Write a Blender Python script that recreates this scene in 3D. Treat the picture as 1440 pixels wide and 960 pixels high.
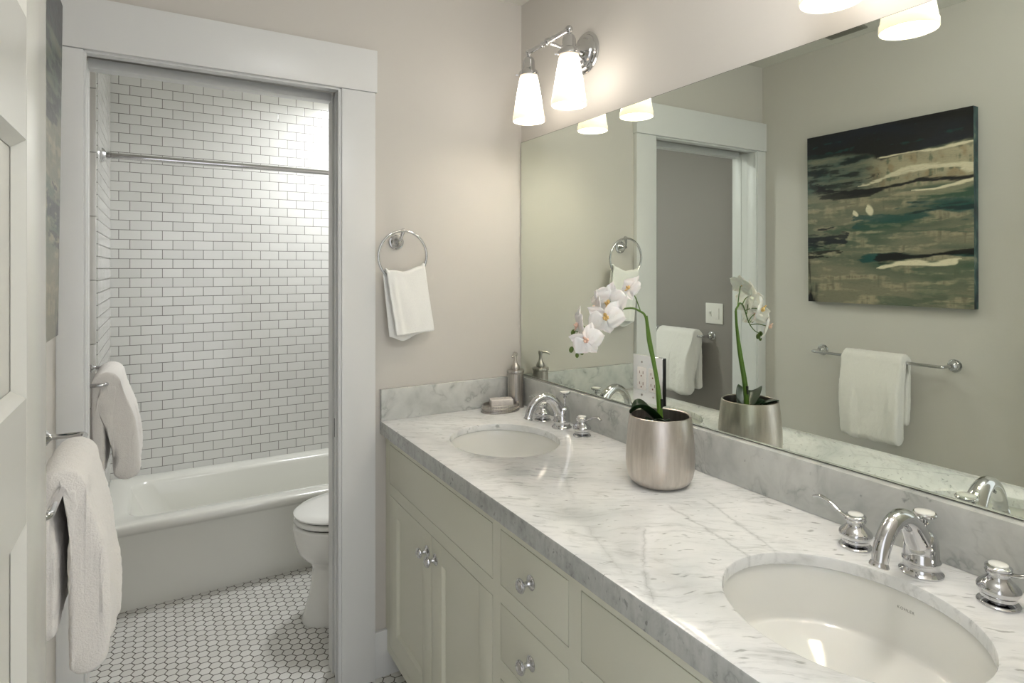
import bpy, bmesh, math, random
from mathutils import Vector, Matrix, noise
random.seed(7)
PI = math.pi
for o in list(bpy.data.objects): bpy.data.objects.remove(o)
S = bpy.context.scene
COL = S.collection

# ------------------------------------------------------------------ camera
cam_d = bpy.data.cameras.new('camera'); cam = bpy.data.objects.new('camera', cam_d); COL.objects.link(cam)
cam_d.sensor_width = 36; cam_d.lens = 845.43 / 1440 * 36
cam_d.shift_y = -(480 - 377.2) / 1440
cam_d.clip_start = .02
cam.location = (-1.2245, -2.0223, 1.4052)
cam.rotation_euler = (PI/2, 0, -.531)
S.camera = cam

# ------------------------------------------------------------------ world, lights, exposure
W = bpy.data.worlds.new('world'); S.world = W; W.use_nodes = True
W.node_tree.nodes['Background'].inputs[0].default_value = (.955, .965, 1.0, 1)
W.node_tree.nodes['Background'].inputs[1].default_value = 1.3
S.view_settings.view_transform = 'Standard'; S.view_settings.look = 'None'
S.view_settings.exposure = 0.22; S.view_settings.gamma = 1; S.view_settings.use_curve_mapping = False
SHADE_E = 5.0          # glass shades of the sconces
BULB_W = 1.1
GLOBE_E, CAN_BATH = 27.0, 14.0   # added fill globe, tub room downlight

# ------------------------------------------------------------------ helpers
def lin(c):
    c = c / 255
    return c/12.92 if c <= .04045 else ((c+.055)/1.055)**2.4
def rgb(r, g, b): return (lin(r), lin(g), lin(b), 1)

class BM:
    """collects shapes, becomes one mesh"""
    def __init__(s): s.b = bmesh.new()
    def box(s, x0, x1, y0, y1, z0, z1, bev=0, seg=2):
        r = bmesh.ops.create_cube(s.b, size=1)
        for v in r['verts']:
            v.co = Vector(((x0+x1)/2 + v.co.x*(x1-x0), (y0+y1)/2 + v.co.y*(y1-y0), (z0+z1)/2 + v.co.z*(z1-z0)))
        if bev:
            es = {e for v in r['verts'] for e in v.link_edges}
            bmesh.ops.bevel(s.b, geom=list(es), offset=bev, segments=seg, affect='EDGES', profile=.6)
        return s
    def lathe(s, prof, seg=32, M=None, sx=1, sy=1, cap=True):
        M = M or Matrix.Identity(4); rings = []
        for r, z in prof:
            if r < 1e-6: rings.append([s.b.verts.new(M @ Vector((0, 0, z)))])
            else: rings.append([s.b.verts.new(M @ Vector((r*sx*math.cos(2*PI*i/seg), r*sy*math.sin(2*PI*i/seg), z))) for i in range(seg)])
        for a, b in zip(rings, rings[1:]):
            for i in range(seg):
                j = (i+1) % seg
                if len(a) == 1 and len(b) == 1: continue
                if len(a) == 1: s.b.faces.new((a[0], b[j], b[i]))
                elif len(b) == 1: s.b.faces.new((a[i], a[j], b[0]))
                else: s.b.faces.new((a[i], a[j], b[j], b[i]))
        if cap:
            for R in (rings[0], rings[-1]):
                if len(R) > 2: s.b.faces.new(R)
        return s
    def loops(s, Ls, close_first=False, close_last=False):
        vs = [[s.b.verts.new(Vector(p)) for p in L] for L in Ls]
        n = len(vs[0])
        for a, b in zip(vs, vs[1:]):
            for i in range(n):
                j = (i+1) % n; s.b.faces.new((a[i], a[j], b[j], b[i]))
        if close_first: s.b.faces.new(vs[0])
        if close_last: s.b.faces.new(vs[-1])
        return vs
    def tube(s, pts, rad, seg=16, flat=1.0, closed=False, up=None):
        pts = [Vector(p) for p in pts]; n = len(pts)
        if not hasattr(rad, '__len__'): rad = [rad]*n
        T = []
        for i in range(n):
            a = pts[(i-1) % n] if closed or i > 0 else pts[0]
            b = pts[(i+1) % n] if closed or i < n-1 else pts[-1]
            T.append((b-a).normalized())
        u = Vector(up) if up else (Vector((0, 0, 1)) if abs(T[0].z) < .9 else Vector((1, 0, 0)))
        u = (u - T[0]*u.dot(T[0])).normalized(); rings = []
        for i in range(n):
            u = (u - T[i]*u.dot(T[i])).normalized(); w = T[i].cross(u)
            rings.append([s.b.verts.new(pts[i] + (u*math.cos(2*PI*k/seg)*flat + w*math.sin(2*PI*k/seg))*rad[i]) for k in range(seg)])
        m = n if closed else n-1
        for i in range(m):
            a, b = rings[i], rings[(i+1) % n]
            for k in range(seg):
                l = (k+1) % seg; s.b.faces.new((a[k], a[l], b[l], b[k]))
        if not closed:
            s.b.faces.new(rings[0]); s.b.faces.new(rings[-1])
        return s
    def ball(s, c, r, sx=1, sy=1, sz=1, seg=20, M=None):
        q = bmesh.ops.create_uvsphere(s.b, u_segments=seg, v_segments=max(8, seg//2), radius=r)
        for v in q['verts']:
            p = Vector((v.co.x*sx, v.co.y*sy, v.co.z*sz))
            if M: p = M @ p
            v.co = p + Vector(c)
        return s
    def build(s, name, m, root=None, ang=40, norm=True):
        if norm: bmesh.ops.recalc_face_normals(s.b, faces=s.b.faces)
        if root is not None and root.type == 'EMPTY':
            bmesh.ops.translate(s.b, verts=s.b.verts, vec=-root.location)
        elif root is not None and root.get('_o') is not None:
            bmesh.ops.translate(s.b, verts=s.b.verts, vec=-Vector(root['_o']))
        me = bpy.data.meshes.new(name); s.b.to_mesh(me); s.b.free()
        me.shade_smooth(); me.set_sharp_from_angle(angle=math.radians(ang))
        if m: me.materials.append(m)
        o = bpy.data.objects.new(name, me); COL.objects.link(o)
        if root is not None:
            o.parent = root
            o['_o'] = list(root.location) if root.type == 'EMPTY' else list(root['_o'])
        else: o['_o'] = [0, 0, 0]
        return o
def tag(o, label, cat, group=None):
    o['label'] = label; o['category'] = cat
    if group: o['group'] = group
    return o
def thing(name, loc, label, cat, group=None):
    o = bpy.data.objects.new(name, None); COL.objects.link(o); o.location = loc; o.empty_display_size = .05
    return tag(o, label, cat, group)
def struct(o): o['kind'] = 'structure'; return o
def AX(origin, direction):
    d = Vector(direction).normalized(); return Matrix.Translation(origin) @ d.to_track_quat('Z', 'Y').to_matrix().to_4x4()
def copy_tree(o, parent=None):
    c = o.copy(); COL.objects.link(c)
    if parent: c.parent = parent
    for ch in list(o.children): copy_tree(ch, c)
    return c
def bez(pts, n=8):
    """Catmull-Rom through pts"""
    P = [Vector(p) for p in pts]; P = [P[0]*2-P[1]] + P + [P[-1]*2-P[-2]]; out = []
    for i in range(1, len(P)-2):
        for k in range(n):
            t = k/n; a, b, c, d = P[i-1:i+3]
            out.append(.5*((2*b)+(c-a)*t+(2*a-5*b+4*c-d)*t*t+(3*b-a-3*c+d)*t**3))
    out.append(P[-2]); return out
def lerpl(v, n):
    out = []
    for a, b in zip(v, v[1:]):
        for k in range(n): out.append(a+(b-a)*k/n)
    return out + [v[-1]]

# ------------------------------------------------------------------ materials
class NT:
    def __init__(s, name):
        s.m = bpy.data.materials.new(name); s.m.use_nodes = True; s.t = s.m.node_tree; s.n = s.t.nodes
        s.p = s.n['Principled BSDF']
    def new(s, t, **k):
        n = s.n.new(t)
        for a, b in k.items(): setattr(n, a, b)
        return n
    def link(s, a, b): s.t.links.new(a, b)
    def math(s, op, a, b=None, c=None, clamp=False):
        n = s.new('ShaderNodeMath', operation=op, use_clamp=clamp)
        for i, v in enumerate((a, b, c)):
            if v is None: continue
            if hasattr(v, 'is_output'): s.link(v, n.inputs[i])
            else: n.inputs[i].default_value = v
        return n.outputs[0]
    def vmath(s, op, a, b=None):
        n = s.new('ShaderNodeVectorMath', operation=op)
        for i, v in enumerate((a, b)):
            if v is None: continue
            if hasattr(v, 'is_output'): s.link(v, n.inputs[i])
            else: n.inputs[i].default_value = v
        return n.outputs[0]
    def mix(s, f, a, b, blend='MIX'):
        n = s.new('ShaderNodeMix', data_type='RGBA', blend_type=blend)
        for i, v in ((0, f), (6, a), (7, b)):
            if hasattr(v, 'is_output'): s.link(v, n.inputs[i])
            else: n.inputs[i].default_value = v
        return n.outputs[2]
    def noise(s, vec, scale, detail=3, rough=.5, dist=0, out=0):
        n = s.new('ShaderNodeTexNoise'); n.inputs['Scale'].default_value = scale; n.inputs['Detail'].default_value = detail
        n.inputs['Roughness'].default_value = rough; n.inputs['Distortion'].default_value = dist
        if vec is not None: s.link(vec, n.inputs['Vector'])
        return n.outputs[out]
    def ramp(s, f, stops, interp='LINEAR'):
        n = s.new('ShaderNodeValToRGB'); n.color_ramp.interpolation = interp
        e = n.color_ramp.elements
        while len(e) > 1: e.remove(e[-1])
        e[0].position = stops[0][0]; e[0].color = stops[0][1]
        for p, c in stops[1:]:
            q = e.new(p); q.color = c
        s.link(f, n.inputs[0]); return n.outputs[0]
    def pos(s): return s.new('ShaderNodeNewGeometry').outputs['Position']
    def obj(s): return s.new('ShaderNodeTexCoord').outputs['Object']
    def mapping(s, v, scale=(1, 1, 1), rot=(0, 0, 0), loc=(0, 0, 0)):
        n = s.new('ShaderNodeMapping'); n.inputs['Scale'].default_value = scale; n.inputs['Rotation'].default_value = rot; n.inputs['Location'].default_value = loc
        s.link(v, n.inputs['Vector']); return n.outputs[0]
    def bump(s, h, strength=.3, dist=.01):
        n = s.new('ShaderNodeBump'); n.inputs['Strength'].default_value = strength; n.inputs['Distance'].default_value = dist
        s.link(h, n.inputs['Height']); s.link(n.outputs[0], s.p.inputs['Normal']); return n
    def base(s, c):
        if hasattr(c, 'is_output'): s.link(c, s.p.inputs['Base Color'])
        else: s.p.inputs['Base Color'].default_value = c
    def set(s, **k):
        for a, b in k.items(): s.p.inputs[a.replace('_', ' ')].default_value = b
        return s
def G(v): return (v, v, v, 1)

def simple(name, c, rough=.5, metal=0, bumpscale=None, bs=.1, bd=.001, var=.03, **k):
    t = NT(name); co = t.obj()
    nz = t.noise(co, 9, 3)
    t.base(t.mix(t.math('MULTIPLY', nz, var), c, tuple(x*.6 for x in c[:3])+(1,)))
    t.set(Roughness=rough, Metallic=metal)
    if bumpscale: t.bump(t.noise(co, bumpscale, 4), bs, bd)
    for a, b in k.items(): t.p.inputs[a.replace('_', ' ')].default_value = b
    return t.m

M_wall = simple('greige_wall_paint', rgb(208, 204, 197), .62, bumpscale=220, bs=.12, bd=.0006)
M_wallb = simple('darker_wall_tone', rgb(150, 144, 140), .62, bumpscale=220, bs=.12, bd=.0006)  # darker wall tone for the left wall of the tub room
M_ceil = simple('ceiling_paint', rgb(226, 224, 216), .8, bumpscale=160, bs=.1)
M_trim = simple('white_trim_paint', rgb(226, 227, 226), .32, bumpscale=60, bs=.03, bd=.0008)
M_door = simple('shaded_white_paint', rgb(202, 201, 192), .22, bumpscale=40, bs=.04, bd=.001)  # the trim's white, darkened to put the door's dimmer light into its colour
M_cab = simple('cream_cabinet_paint', rgb(216, 216, 200), .35, bumpscale=70, bs=.03, bd=.0008)
M_porc = simple('white_porcelain', rgb(238, 238, 233), .08, Coat_Weight=.5, Coat_Roughness=.03, var=.01)
M_tub = simple('tub_enamel', rgb(228, 228, 220), .13, Coat_Weight=.4, Coat_Roughness=.05, var=.01)
M_chrome = simple('polished_chrome', (.64, .64, .65, 1), .06, 1, var=.02)
M_mirror = simple('mirror_silvering', (.79, .84, .765, 1), .004, 1, var=0)
M_nickel = simple('satin_nickel', (.52, .49, .46, 1), .3, 1, var=.1)
M_edge = simple('dark_mirror_edge', rgb(70, 74, 66), .25, .4)
M_plate = simple('mirrored_plate', (.92, .93, .92, 1), .12, 1, var=0)
M_black = simple('black_plastic', rgb(22, 20, 18), .4)
M_dark = simple('painted_gap_shade', rgb(60, 56, 48), .7)  # dark tone standing in for shade inside narrow gaps
M_white = simple('white_plastic', rgb(236, 233, 228), .3)
M_slot = simple('outlet_slot', rgb(120, 70, 62), .6)
M_cap = simple('porcelain_button', rgb(240, 240, 236), .1, Coat_Weight=.6, var=0)
M_soil = simple('dark_potting_bark', rgb(15, 12, 10), .9, bumpscale=120, bs=1, bd=.01, var=.8)
M_text = simple('grey_print', rgb(158, 158, 150), .5)
M_vent = simple('vent_metal', rgb(150, 148, 138), .6)

def mat_brushed():
    t = NT('brushed_nickel'); co = t.obj()
    n = t.noise(t.mapping(co, (60, 60, 1.5)), 6, 4)
    t.base(t.ramp(n, [(.3, (.36, .34, .32, 1)), (.7, (.60, .57, .54, 1))])); t.set(Metallic=1, Roughness=.3)
    t.bump(n, .08, .0005); return t.m
M_brushed = mat_brushed()

def mat_pot():
    t = NT('leafed_silver_pot'); co = t.obj()
    n = t.noise(t.mapping(co, (38, 38, 3)), 3, 5, .6); n2 = t.noise(co, 30, 5, .7); n3 = t.noise(co, 260, 2)
    c = t.ramp(n, [(.25, (.50, .46, .42, 1)), (.5, (.60, .555, .51, 1)), (.78, (.70, .655, .61, 1))])
    c2 = t.mix(t.ramp(n2, [(.55, G(0)), (.74, G(.5))]), c, (.60, .49, .41, 1))
    t.base(c2); t.set(Metallic=1)
    r = t.ramp(n, [(.3, G(.33)), (.8, G(.42))]); t.link(r, t.p.inputs['Roughness'])
    t.bump(t.math('ADD', n2, t.math('MULTIPLY', n3, .5)), .25, .0012); return t.m
M_pot = mat_pot()

def mat_glass_shade():
    t = NT('lit_frosted_glass_shade'); co = t.obj()
    z = t.new('ShaderNodeSeparateXYZ'); t.link(co, z.inputs[0])
    # z in the sconce's own frame: shade from -.235 (mouth) to -.07 (neck); bulb near -.12
    f = t.math('DIVIDE', t.math('ADD', z.outputs[2], .235), .165)
    c = t.ramp(f, [(0, (1, .78, .56, 1)), (.18, (1, .82, .63, 1)), (.45, (1, .93, .85, 1)), (.8, (1, .91, .80, 1)), (1, (.9, .66, .42, 1))])
    e = t.ramp(f, [(0, G(.105)), (.12, G(.13)), (.28, G(.20)), (.5, G(1)), (.62, G(1)), (.80, G(.40)), (.93, G(.12)), (1, G(.05))])
    t.base(rgb(245, 240, 230)); t.set(Roughness=.25)
    t.link(c, t.p.inputs['Emission Color']); t.link(t.math('MULTIPLY', t.math('MULTIPLY', e, t.math('ADD', 1, e)), SHADE_E), t.p.inputs['Emission Strength'])
    return t.m
M_shade = mat_glass_shade()
def mat_emit(name, c, s):
    t = NT(name); t.base(c); t.p.inputs['Emission Color'].default_value = c; t.p.inputs['Emission Strength'].default_value = s; return t.m
M_can = mat_emit('downlight_lens', (1, .96, .9, 1), 2)

def mat_marble(edge=False):
    t = NT('grey_marble_edge' if edge else 'white_grey_marble'); p = t.pos()
    w = t.noise(p, 2.6, 4, .55, .2, out=1)
    warp = t.vmath('ADD', p, t.vmath('MULTIPLY', t.vmath('SUBTRACT', w, (.5, .5, .5)), (.16, .16, .16)))
    al = t.mapping(warp, (1, 1, 1), (0, 0, .62))          # veining runs along this axis
    cloud = t.noise(t.mapping(al, (3, 6, 6)), 1.5, 5, .55)
    base = t.ramp(cloud, [(.28, rgb(212, 215, 216)), (.46, rgb(229, 231, 231)), (.62, rgb(237, 238, 238)), (.8, rgb(222, 224, 225))])
    st = t.noise(t.mapping(al, (14, 80, 60)), 1.0, 5, .62)
    s1 = t.ramp(st, [(.50, G(0)), (.62, G(.24)), (.72, G(.52))])
    patch = t.ramp(t.noise(p, 7, 3), [(.36, G(.25)), (.58, G(1))])
    c = t.mix(t.math('MULTIPLY', s1, patch), base, rgb(142, 146, 144))
    st2 = t.noise(t.mapping(al, (30, 110, 60), (0, 0, 0), (5, 3, 1)), 1.0, 3, .5)
    c = t.mix(t.ramp(st2, [(.64, G(0)), (.71, G(.6))]), c, rgb(132, 136, 134))
    v = t.noise(t.mapping(al, (1.2, 2.6, 2)), 1.7, 5, .55, .3); ridge = t.math('ABSOLUTE', t.math('SUBTRACT', v, .5))
    gate = t.ramp(t.noise(p, 3.1, 2), [(.45, G(0)), (.62, G(1))])
    c = t.mix(t.math('MULTIPLY', t.ramp(ridge, [(0, G(.42)), (.003, G(.22)), (.012, G(.07)), (.04, G(0))]), gate), c, rgb(138, 142, 140))
    # a few long hairline veins
    sp = t.new('ShaderNodeSeparateXYZ'); wn = t.noise(p, 34, 5, .6, out=1)
    t.link(t.vmath('ADD', p, t.vmath('MULTIPLY', t.vmath('SUBTRACT', wn, (.5, .5, .5)), (.028, .028, 0))), sp.inputs[0])
    X, Y = sp.outputs[0], sp.outputs[1]
    for (ax, ay), (bx, by), wd, op in VEINS:
        L = math.hypot(bx-ax, by-ay); dx, dy = (bx-ax)/L, (by-ay)/L
        px = t.math('SUBTRACT', X, ax); py = t.math('SUBTRACT', Y, ay)
        q = t.math('DIVIDE', t.math('ADD', t.math('MULTIPLY', px, dx), t.math('MULTIPLY', py, dy)), L)
        d = t.math('ABSOLUTE', t.math('SUBTRACT', t.math('MULTIPLY', px, dy), t.math('MULTIPLY', py, dx)))
        m = t.math('MULTIPLY', t.ramp(t.math('DIVIDE', d, wd*6), [(0, G(op)), (.16, G(op*.5)), (1, G(0))]), t.ramp(q, [(0, G(0)), (.08, G(1)), (.85, G(.8)), (1, G(0))]))
        c = t.mix(m, c, rgb(122, 127, 126))
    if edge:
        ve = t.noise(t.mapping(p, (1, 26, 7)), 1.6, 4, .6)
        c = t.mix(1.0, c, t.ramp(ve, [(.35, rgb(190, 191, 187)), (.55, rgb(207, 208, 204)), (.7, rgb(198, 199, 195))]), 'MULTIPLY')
    t.base(c); t.set(Roughness=.2 if edge else .13, Coat_Weight=.2, Coat_Roughness=.04)
    return t.m
VEINS = [((-.250, -1.04), (-.300, -1.33), .0010, .5), ((-.152, -1.06), (-.245, -1.33), .0010, .45), ((-.375, -1.105), (-.500, -1.240), .0011, .5), ((-.495, -1.232), (-.560, -1.33), .0014, .5), ((-.47, -1.04), (-.545, -1.25), .0022, .28), ((-.30, -.70), (-.42, -.93), .0018, .25)]
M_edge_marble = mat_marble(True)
M_marble = mat_marble()
def mat_marble_edge():
    t = NT('marble_backsplash'); p = t.pos()
    w = t.noise(p, 3.5, 4, .55, .3, out=1)
    warp = t.vmath('ADD', p, t.vmath('MULTIPLY', t.vmath('SUBTRACT', w, (.5, .5, .5)), (.22, .22, .22)))
    cloud = t.noise(warp, 7, 5, .6)
    base = t.ramp(cloud, [(.3, rgb(176, 179, 176)), (.5, rgb(200, 202, 198)), (.7, rgb(214, 215, 211))])
    v = t.noise(warp, 5.5, 5, .55, .3); ridge = t.math('ABSOLUTE', t.math('SUBTRACT', v, .5))
    vm = t.ramp(ridge, [(0, G(.6)), (.012, G(.25)), (.05, G(0))])
    c = t.mix(t.math('MULTIPLY', vm, t.ramp(t.noise(p, 7, 2), [(.45, G(0)), (.6, G(1))])), base, rgb(120, 124, 122))
    sp = t.ramp(t.noise(p, 48, 2, .5), [(.70, G(0)), (.78, G(.7))])
    c = t.mix(sp, c, rgb(118, 121, 119))
    t.base(c); t.set(Roughness=.16, Coat_Weight=.2, Coat_Roughness=.05); return t.m
M_splash = mat_marble_edge()

def mat_subway(axis):
    t = NT('white_subway_tile_'+axis); p = t.pos()
    sp = t.new('ShaderNodeSeparateXYZ'); t.link(p, sp.inputs[0])
    w, h = .0943, .0485
    cb = t.new('ShaderNodeCombineXYZ')
    a = t.math('ADD', sp.outputs[0], 1.398 + w/2 + w*4) if axis == 'x' else t.math('ADD', sp.outputs[1], -1.564 + w*40)
    t.link(a, cb.inputs[0]); t.link(t.math('ADD', sp.outputs[2], .002), cb.inputs[1])
    def brick(mort, smooth, c1, c2, cm):
        b = t.new('ShaderNodeTexBrick'); b.offset = .5; b.offset_frequency = 2
        b.inputs['Scale'].default_value = 1; b.inputs['Mortar Size'].default_value = mort; b.inputs['Mortar Smooth'].default_value = smooth
        b.inputs['Brick Width'].default_value = w; b.inputs['Row Height'].default_value = h; b.inputs['Bias'].default_value = 0
        b.inputs['Color1'].default_value = c1; b.inputs['Color2'].default_value = c2; b.inputs['Mortar'].default_value = cm
        t.link(cb.outputs[0], b.inputs['Vector']); return b
    b = brick(.0013, .15, rgb(226, 226, 222), rgb(218, 218, 214), rgb(92, 88, 80)); t.base(b.outputs[0])
    bb = brick(.0030, 1, G(1), G(1), G(0))
    r = t.ramp(b.outputs['Fac'], [(0, G(.10)), (1, G(.7))]); t.link(r, t.p.inputs['Roughness'])
    hgt = t.math('ADD', t.math('SUBTRACT', 1, bb.outputs['Fac']), t.math('MULTIPLY', t.noise(p, 14, 2), .5))
    t.bump(hgt, .35, .002); return t.m
M_tile_x = mat_subway('x'); M_tile_y = mat_subway('y')

def mat_hex():
    t = NT('white_hexagon_floor_tile'); p = t.pos()
    r3 = math.sqrt(3)
    q = t.new('ShaderNodeSeparateXYZ'); t.link(p, q.inputs[0])
    px = t.math('ADD', t.math('MULTIPLY', t.math('ADD', q.outputs[0], .850), r3/2/.0336), r3*60)
    py = t.math('ADD', t.math('DIVIDE', t.math('SUBTRACT', q.outputs[1], .3093), .0366), 100)
    def cand(ox, oy):
        gx = t.math('SUBTRACT', t.math('MODULO', t.math('ADD', px, ox), r3), r3/2)
        gy = t.math('SUBTRACT', t.math('MODULO', t.math('ADD', py, oy), 1), .5)
        return gx, gy
    ax, ay = cand(r3/2, .5); bx, by = cand(0, 0)
    la = t.math('ADD', t.math('MULTIPLY', ax, ax), t.math('MULTIPLY', ay, ay))
    lb = t.math('ADD', t.math('MULTIPLY', bx, bx), t.math('MULTIPLY', by, by))
    sel = t.math('LESS_THAN', lb, la)
    def pick(a, b): return t.math('ADD', a, t.math('MULTIPLY', sel, t.math('SUBTRACT', b, a)))
    gx, gy = pick(ax, bx), pick(ay, by)
    agx, agy = t.math('ABSOLUTE', gx), t.math('ABSOLUTE', gy)
    d = t.math('MAXIMUM', agy, t.math('ADD', t.math('MULTIPLY', agx, r3/2), t.math('MULTIPLY', agy, .5)))
    idv = t.new('ShaderNodeCombineXYZ'); t.link(t.math('SUBTRACT', px, gx), idv.inputs[0]); t.link(t.math('SUBTRACT', py, gy), idv.inputs[1])
    wn = t.new('ShaderNodeTexWhiteNoise'); wn.noise_dimensions = '2D'
    rd = t.vmath('MULTIPLY', idv.outputs[0], (10, 10, 0)); rs = t.new('ShaderNodeVectorMath', operation='SNAP'); rs.inputs[1].default_value = (1, 1, 1)
    t.link(t.vmath('ADD', rd, (.5, .5, .5)), rs.inputs[0]); t.link(rs.outputs[0], wn.inputs['Vector'])
    tilec = t.ramp(wn.outputs[0], [(0, rgb(214, 213, 207)), (1, rgb(226, 225, 220))])
    grout = t.ramp(d, [(0, G(0)), (.448, G(0)), (.462, G(1)), (1, G(1))])
    t.base(t.mix(grout, tilec, rgb(92, 87, 78)))
    t.link(t.ramp(d, [(.44, G(.28)), (.47, G(.8))]), t.p.inputs['Roughness'])
    t.bump(t.ramp(d, [(.40, G(1)), (.47, G(0))]), .4, .002); return t.m
M_hex = mat_hex()

def mat_terry(name, c, sc=330, st=.9):
    t = NT(name); co = t.obj()
    a = t.noise(co, sc, 3, .7); b = t.noise(co, 60, 3)
    t.base(t.mix(t.ramp(a, [(.3, G(.25)), (.6, G(0))]), c, tuple(x*.78 for x in c[:3])+(1,)))
    t.set(Roughness=.95, Sheen_Weight=.35); t.p.inputs['Sheen Roughness'].default_value = .6
    t.bump(t.math('ADD', a, t.math('MULTIPLY', b, .5)), st, .004); return t.m
M_terry = mat_terry('white_terry_cloth', rgb(244, 240, 234), 330, .55)
M_cloth = mat_terry('white_hand_towel', rgb(247, 247, 243), 420, .35)

def mat_petal():
    t = NT('white_orchid_petal'); co = t.obj()
    n = t.noise(co, 70, 3)
    t.base(t.mix(t.math('MULTIPLY', n, .25), rgb(246, 243, 240), rgb(236, 220, 214)))
    t.set(Roughness=.5); t.p.inputs['Transmission Weight'].default_value = 0
    t.p.inputs['Subsurface Weight'].default_value = .25; t.p.inputs['Subsurface Radius'].default_value = (.01, .006, .004); t.p.inputs['Subsurface Scale'].default_value = .3
    t.bump(t.noise(t.mapping(co, (1, 1, 1)), 120, 2), .15, .001); return t.m
M_petal = mat_petal()
M_lip = simple('pink_yellow_orchid_lip', rgb(234, 196, 176), .5, var=.4)
M_lipy = simple('yellow_orchid_centre', rgb(226, 190, 122), .5, var=.4)
M_stem = simple('green_orchid_stem', rgb(84, 118, 34), .4, bumpscale=90, bs=.2, var=.6)
M_bud = simple('green_orchid_bud', rgb(84, 108, 36), .45, var=.6)
M_leaf = simple('dark_green_leaf', rgb(26, 50, 22), .3, bumpscale=40, bs=.15, var=.6)
M_soapw = simple('crinkled_soap_wrap', rgb(240, 234, 228), .22, bumpscale=70, bs=.8, bd=.004, Transmission_Weight=.15, var=.25)

# ------------------------------------------------------------------ room shell
WX = .006            # mirror wall face
LX = -1.463          # left wall face
FRONT = -1.90        # wall behind the camera (its room face)
D = 1.564            # tiled back wall
CH = 2.4376
struct(BM().box(-1.7, .2, -2.9, 1.7, -.1, 0).build('floor', M_hex))
struct(BM().box(-1.7, .2, FRONT-.12, 1.7, CH, CH+.1).build('ceiling', M_ceil))
struct(BM().box(WX, WX+.12, FRONT-.12, 1.7, 0, CH).build('wall_right', M_wall))
struct(BM().box(LX-.12, LX, FRONT-.12, .06, 0, CH).build('wall_left', M_wall))
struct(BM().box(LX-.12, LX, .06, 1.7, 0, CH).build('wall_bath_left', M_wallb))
b = BM(); b.box(LX, -1.41, 0, .125, 0, CH); b.box(-.698, WX, 0, .125, 0, CH); b.box(-1.41, -.698, 0, .125, 2.02, CH)
struct(b.build('wall_back', M_wall))
b = BM(); b.box(-.56, WX, FRONT-.12, FRONT, 0, CH); b.box(LX, -1.40, FRONT-.12, FRONT, 0, CH); b.box(-1.40, -.56, FRONT-.12, FRONT, 2.05, CH)
struct(b.build('wall_front', M_wall))
struct(BM().box(LX, WX, D, D+.12, 0, CH).build('wall_tiled_back', M_tile_x))
struct(BM().box(LX-.001, -1.432, .845, D, .30, CH).build('wall_tiled_left', M_tile_y))
struct(BM().box(-.022, WX+.001, .845, D, .30, CH).build('wall_tiled_right', M_tile_y))
b = BM()
z = .36
while z < CH:
    b.box(LX-.001, -1.436, .828, .8445, z, min(z+.247, CH), .002); z += .25
struct(b.build('trim_tile_edge', M_porc))
# door casing
def casing():
    b = BM(); b.box(-.702, -.588, -.02, 0, 0, 2.002, .0015); struct(b.build('trim_1', M_trim))
    b = BM(); b.box(-1.4625, -1.402, -.02, 0, 0, 2.002, .0015); struct(b.build('trim_2', M_trim))
    b = BM(); b.box(-1.4625, -.583, -.026, 0, 2.003, 2.145, .0015); struct(b.build('trim_3', M_trim))
    # jambs: outer bead, door pocket, inner strip
    b = BM()
    b.box(-.7075, -.698, -.013, .040, 0, 2.001, .001); b.box(-.7075, -.698, .088, .138, 0, 2.001, .001)
    b.box(-.712, -.7075, -.013, -.004, 0, 1.9965, .001); b.box(-.7105, -.7075, .026, .040, 0, 1.9965, .001)
    struct(b.build('trim_4', M_trim))
    b = BM()
    b.box(-1.41, -1.4005, -.013, .045, 0, 2.001, .001); b.box(-1.41, -1.4005, .083, .138, 0, 2.001, .001); b.box(-1.41, -1.4045, .045, .083, 0, 2.001)
    b.box(-1.4005, -1.396, -.013, -.004, 0, 1.9965, .001)
    struct(b.build('trim_5', M_trim))
    b = BM()
    b.box(-1.4005, -.7075, -.013, .036, 2.0005, 2.012, .001); b.box(-1.4005, -.7075, .092, .138, 1.985, 2.012, .001); b.box(-1.4005, -.7075, -.013, -.004, 1.9965, 2.0005, .001)
    struct(b.build('trim_6', M_trim))
casing()
struct(BM().box(-1.4, -.70, .036, .092, 2.0195, 2.03).build('trim_slot_shade', M_dark))  # dark strip painting the shade up inside the door track slot
# pocket door leaf, slid into the wall: only its edge shows
pd = thing('door_1', (-.705, .064, 0), '', ''); del pd['label']; del pd['category']; struct(pd)
BM().box(-.7035, -.30, .046, .081, .012, 2.0, .0015).build('door_leaf', M_trim, pd)
BM().box(-.7050, -.7034, .056, .072, .826, .890, .001).build('edge_pull', M_black, pd)
# baseboards
struct(BM().box(-.588, -.50, -.014, 0, 0, .158, .003).build('baseboard_back', M_trim))
struct(BM().box(LX, LX+.014, FRONT, -.02, 0, .158, .003).build('baseboard_left', M_trim))
struct(BM().box(LX, LX+.014, .14, .828, 0, .158, .003).build('baseboard_bath', M_trim))
# entrance casing behind the camera
b = BM(); b.box(-.56, -.46, FRONT, FRONT+.02, 0, 2.05, .002); b.box(-1.40, -.44, FRONT, FRONT+.022, 2.05, 2.19, .002)
struct(b.build('trim_8', M_trim))

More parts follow.
